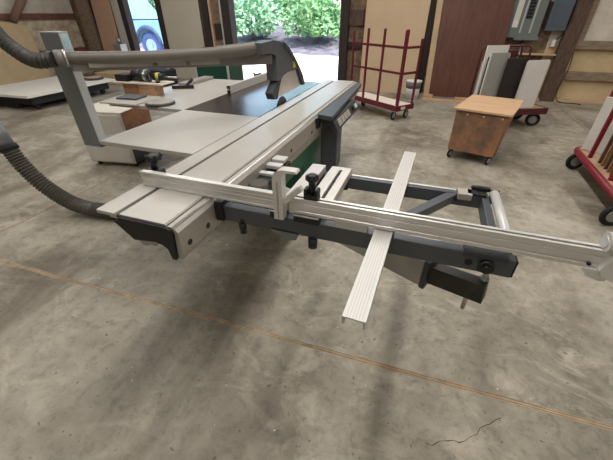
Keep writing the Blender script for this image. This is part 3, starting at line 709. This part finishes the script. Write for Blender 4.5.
# scraps on the floor near the brown sheet
for k, (a, c, h, lbv) in enumerate((((-.10, 7.72), (.95, 7.62), .035, 'long flat timber offcut on the floor before the dark brown sheet'), ((-.05, 7.85), (.10, 7.80), .09, 'short thick timber offcut left of the long one on the floor'), ((.55, 7.80), (.82, 7.78), .07, 'short timber offcut right behind the long one on the floor'))):
    tag(B().bar((*a, h/2+.001), (*c, h/2+.001), .09, h, bev=.003).done('timber_offcut', 'ply'), lbv, 'offcut', 'timber offcuts under the brown sheet')

# ------------------------------------------------------------------ electrical panels
ep = thing('breaker_panel', 'open grey breaker panel with white label strip and black breakers beside the brown sheet', 'electrical panel', (1.48, 8.40, 1.1))
B().box((1.22, 8.34, 1.14), (1.80, YW-.004, 2.3), .004).done('enclosure', 'elgrey', ep)
B().box((1.40, 8.33, 1.10), (1.83, 8.345, 1.16)).done('lower_flange', 'elgrey', ep)
B().box((1.30, 8.333, 1.34), (1.40, 8.34, 2.2)).done('label_strip', 'paper', ep)
B().box((1.30, 8.331, 1.31), (1.40, 8.34, 1.42)).done('circuit_card', 'whitepl', ep)
B().box((1.455, 8.332, 1.22), (1.485, 8.34, 2.25)).done('bus_strip', 'brass', ep)
B().box((1.625, 8.332, 1.22), (1.655, 8.34, 2.25)).done('bus_strip', 'brass', ep)
b = B()
for i in range(12): b.box((1.50, 8.325, 1.46+i*.055), (1.60, 8.34, 1.505+i*.055), .002)
b.done('breaker', 'black_cap', ep)
e2 = thing('disconnect_box', 'blue-grey electrical disconnect box right of the open breaker panel', 'electrical panel', (2.0, 8.38, 1.25))
B().box((1.88, 8.32, 1.26), (2.215, YW-.004, 2.2), .005).done('enclosure', 'elblue', e2)
B().box((1.95, 8.312, 1.34), (2.20, 8.32, 2.15), .003).done('door', 'elblue', e2)
B().box((1.835, 8.34, 1.72), (1.88, 8.38, 1.76)).done('hinge_lug', 'hub', e2)
tag(B().box((2.10, 8.42, .99), (2.17, YW, 1.11), .004).done('outlet_box', 'whitepl'), 'small white outlet box on the wall under the disconnect box', 'outlet')
tag(B().tube(smooth_path([(2.236, 8.33, 1.75), (2.246, 8.32, 1.5), (2.225, 8.34, 1.25), (2.16, 8.41, 1.118)], 8), .009, 8).done('power_cable', 'wire'), 'black cable hanging from the disconnect box to the white outlet', 'cable')
tag(B().tube(smooth_path([(2.52, 8.38, .9), (2.54, 8.36, .6), (2.50, 8.33, .35), (2.50, 8.30, .12), (2.6, 8.28, .012), (2.85, 8.25, .010), (2.95, 8.2, .010)], 8), .008, 8).done('floor_cable', 'wire'), 'black cable trailing down the timber post onto the floor', 'cable')
tag(B().tube([(1.60, 8.46, 1.095), (1.60, 8.46, .002)], .018, 10).done('conduit', 'galv'), 'grey conduit running down the wall from the open breaker panel', 'conduit')

# ------------------------------------------------------------------ low table at the left
lt = thing('low_table', 'low table with a big cream top on a dark base near the left wall', 'table', (-7.9, 5.2, 0))
B().prism([(-7.06, 4.16), (-7.05, 6.20), (-8.75, 6.20), (-8.75, 4.04)], 'z', .255, .30).done('table_top', 'cream', lt)
B().box((-8.6, 4.28, .10), (-7.18, 6.08, .253), .01).done('base_frame', 'dolly', lt)
for x, y in ((-8.5, 4.40), (-7.28, 4.40), (-8.5, 5.95), (-7.28, 5.95), (-7.28, 5.2)):
    B().cyl((x-.03, y, .05), (x+.03, y, .05), .05, 16).done('caster', 'rubber', lt)
B().box((-8.4, 4.27, .03), (-7.6, 4.33, .10)).done('skid', 'dolly', lt)
tr = thing('round_tray', 'dark round tray lying on the far corner of the low cream table', 'tray', (-7.25, 5.85, .30))
B().cyl((-7.45, 5.98, .3005), (-7.45, 5.98, .345), .20, 28).done('rim', 'slate_dark', tr)
B().cyl((-7.45, 5.98, .345), (-7.45, 5.98, .352), .17, 28).done('inlay', 'pinktan', tr)
tag(B().box((-8.5, 6.9, .001), (-7.6, 7.5, .28), .01).done('cardboard_carton', 'raw'), 'tan carton on the floor behind the low cream table', 'box')
tag(B().box((-7.15, 7.15, .001), (-6.45, 7.65, .36), .01).done('dark_crate', 'dolly'), 'dark crate on the floor below the narrow opening', 'crate')
wbn = thing('workbench', 'small pale workbench with clutter in front of the narrow opening', 'workbench', (-7.9, 7.9, 0))
B().box((-8.3, 7.75, .62), (-7.25, 8.1, .66), .004).done('bench_top', 'carpet', wbn)
for x in (-8.25, -7.30):
    for y in (7.79, 8.06): B().box((x-.03, y-.03, 0), (x+.03, y+.03, .62)).done('leg', 'post_wood', wbn)
tag(B().box((-8.78, 8.0, .001), (-8.52, 8.24, .86), .01).cyl((-8.65, 8.12, .86), (-8.65, 8.12, 1.0), .05, 14).done('pedestal_tool', 'galv'), 'grey pedestal tool standing left of the small workbench', 'machine')

# ------------------------------------------------------------------ outdoors
gr = B(); bmesh.ops.create_grid(gr.bm, x_segments=2, y_segments=2, size=45)
bmesh.ops.transform(gr.bm, matrix=Matrix.Translation((-8, YW+.3+45, -.03)), verts=gr.bm.verts)
struct(gr.done('ground', 'sand', origin=(0, 0, 0)))
def mound():
    b = B(); nx, ny = 60, 16; V = []
    for j in range(ny+1):
        row = []
        for i in range(nx+1):
            x = -26+i*.55; y = 15.6+j*.62; t = j/ny
            z = -.05+1.0*min(1, t*1.6)**1.2 + random.uniform(-.07, .07)*(1 if j else 0)
            row.append(b.bm.verts.new((x, y+random.uniform(-.2, .2), z)))
        V.append(row)
    for j in range(ny):
        for i in range(nx):
            b.bm.faces.new((V[j][i], V[j][i+1], V[j+1][i+1], V[j+1][i]))
    return struct(b.done('ground_bank', 'litter', origin=(0, 0, 0)))
mound()
def tree(x, y, z0, zc, R, h, n, leafm, label, name='tree', sz=.16):
    t = thing(name, label, 'tree', (x, y, z0), 0, 'trees beyond the wide opening')
    bt = B(); bt.tube(smooth_path([(x, y, z0-.3), (x+.06, y, z0+(zc-z0)*.5), (x-.05, y+.05, zc+.3*h)], 5), .07, 9)
    for i in range(5):
        a = i*1.3; bt.tube([(x, y, z0+(zc-z0)*.4+.1*i), (x+.6*R*math.cos(a), y+.6*R*math.sin(a), zc+.2*h*math.sin(i))], .03, 7, radii=[.035, .012])
    bt.done('trunk', 'bark', t)
    b = B()
    for i in range(n):
        while True:
            v = Vector((random.uniform(-1, 1), random.uniform(-1, 1), random.uniform(-1, 1)))
            if .15 < v.length < 1: break
        k = 1+.25*math.sin(5*v.x+3*v.z+x)
        p = Vector((x+v.x*R*k, y+v.y*R*k, zc+v.z*h*k))
        if p.z < z0+.1: continue
        s_ = sz*random.uniform(.6, 1.4); u = Vector((random.gauss(0, 1), random.gauss(0, 1), random.gauss(0, 1))).normalized(); w = u.orthogonal().normalized()
        b.bm.faces.new([b.bm.verts.new(p+q_) for q_ in (u*s_, w*s_*.45, -u*s_, -w*s_*.45)])
    fo = b.done('foliage', leafm, t)
    return t
spots = [(-13.4, 18.5, 1.15, 1.48, 1.35, 'leaf', 'round green tree at the left edge of the wide opening'),
         (-9.75, 18.3, 1.05, 1.48, 1.3, 'leaf2', 'blue-green tree left of centre in the wide opening'),
         (-6.0, 18.3, 1.15, 1.45, 1.35, 'leaf', 'green tree right of centre in the wide opening'),
         (-2.5, 18.2, 1.1, 1.48, 1.3, 'leaf2', 'pale green tree at the right edge of the wide opening'),
         (-14.6, 23.8, 2.7, 1.9, 2.2, 'leaf', 'taller dark tree in the back row at the left of the wide opening'),
         (-9.8, 23.9, 2.9, 1.9, 2.3, 'leaf', 'taller dark tree in the back row left of centre'),
         (-5.0, 23.9, 2.8, 1.9, 2.3, 'leaf2', 'taller pale tree in the back row right of centre'),
         (-23.0, 20, 2.3, 1.7, 2.0, 'leaf', 'green tree behind the pale blue truck, seen through the narrow opening'),
         (-18.6, 20.5, 2.3, 1.6, 2.0, 'leaf2', 'pale green tree right of the pale blue truck')]
for x, y, zc, R, h, lm, lab in spots:
    tree(x, y, .55, zc+.2, R, h, 3200, lm, lab, sz=.13)
# pickup parked beyond the narrow opening
tk = thing('pickup_truck', 'pale blue pickup truck parked outside the narrow opening', 'truck', (-13.65, 13.2, -.03), 0)
tk.scale = (1.42, 1.42, 1.42)
side = [(2.6, .42), (2.6, .95), (1.3, .98), (.95, 1.0), (.45, 1.55), (-.55, 1.58), (-.72, 1.02), (-2.2, 1.0), (-2.2, .42), (-1.75, .42), (-1.62, .70), (-1.3, .80), (-.98, .70), (-.86, .42), (1.32, .42), (1.44, .70), (1.76, .80), (2.08, .70), (2.2, .42)]
B().prism(side, 'y', -.85, .85, WM[tk]).done('body', 'truck', tk)
lb(tk, 'side_trim', 'truckdark', ((-.66, -.862, .98), (2.58, -.85, 1.02)), ((-.80, -.86, .40), (1.25, -.85, .47)), bev=0)
B().prism([(.80, 1.06), (.42, 1.48), (-.02, 1.50), (-.02, 1.06)], 'y', -.858, -.852, WM[tk]).prism([(-.08, 1.06), (-.08, 1.50), (-.50, 1.50), (-.60, 1.06)], 'y', -.858, -.852, WM[tk]).done('side_window', 'glass', tk)
lb(tk, 'wing_mirror', 'truckdark', ((-.62, -1.0, 1.05), (-.52, -.86, 1.2)))
for x in (-1.3, 1.76):
    for y in (-.72, .72):
        Mx = WM[tk]; A = lambda *p: Mx @ Vector(p)
        w = B().torus(A(x, y, .36), (0, 1, 0), .25, .11, 32, 12).done('tyre', 'tyre', tk)
        B().cyl(A(x, y-.08, .36), A(x, y+.08, .36), .20, 20).cyl(A(x, y-.10, .36), A(x, y+.10, .36), .07, 12).done('rim', 'wheelrim', w)
        if y < 0:
            B().tube([A(x+.42*math.cos(t*PI/14), -.86, .40+.42*math.sin(t*PI/14)) for t in range(15)], .045, 8).done('wheel_arch', 'truckdark', tk)

# ------------------------------------------------------------------ light
W = bpy.data.worlds.new('world'); S.world = W; W.use_nodes = True
N = W.node_tree.nodes; L = W.node_tree.links
bg = N['Background']; sky = N.new('ShaderNodeTexSky'); sky.sky_type = 'NISHITA'; sky.sun_disc = False
sky.sun_elevation = math.radians(55); sky.sun_rotation = math.radians(200); sky.air_density = 1.2; sky.dust_density = 1.5
L.new(sky.outputs['Color'], bg.inputs['Color']); bg.inputs['Strength'].default_value = .75
sun = bpy.data.lights.new('sun', 'SUN'); sun.energy = 11; sun.angle = .01; sun.color = (1, .97, .92)
so = bpy.data.objects.new('sun', sun); COL.objects.link(so)
so.rotation_euler = Vector((.5, -.05, 1.0)).to_track_quat('Z', 'Y').to_euler()
def area(x, y, z, sx, sy, e, col=(1, .975, .94)):
    a = bpy.data.lights.new('strip_light', 'AREA'); a.shape = 'RECTANGLE'; a.size = sx; a.size_y = sy; a.energy = e; a.color = col
    o = bpy.data.objects.new('strip_light', a); COL.objects.link(o); o.location = (x, y, z)
area(-.55, 3.2, 4.4, .35, 7.5, 260)
area(-5.2, 3.0, 4.4, .35, 8.0, 230)
area(4.2, 3.0, 4.4, .35, 8.0, 200)
area(-1.0, -4.2, 4.4, 6.0, .5, 90)

S.view_settings.view_transform = 'Standard'; S.view_settings.look = 'None'
S.view_settings.exposure = -0.32; S.view_settings.gamma = 1; S.view_settings.use_curve_mapping = False
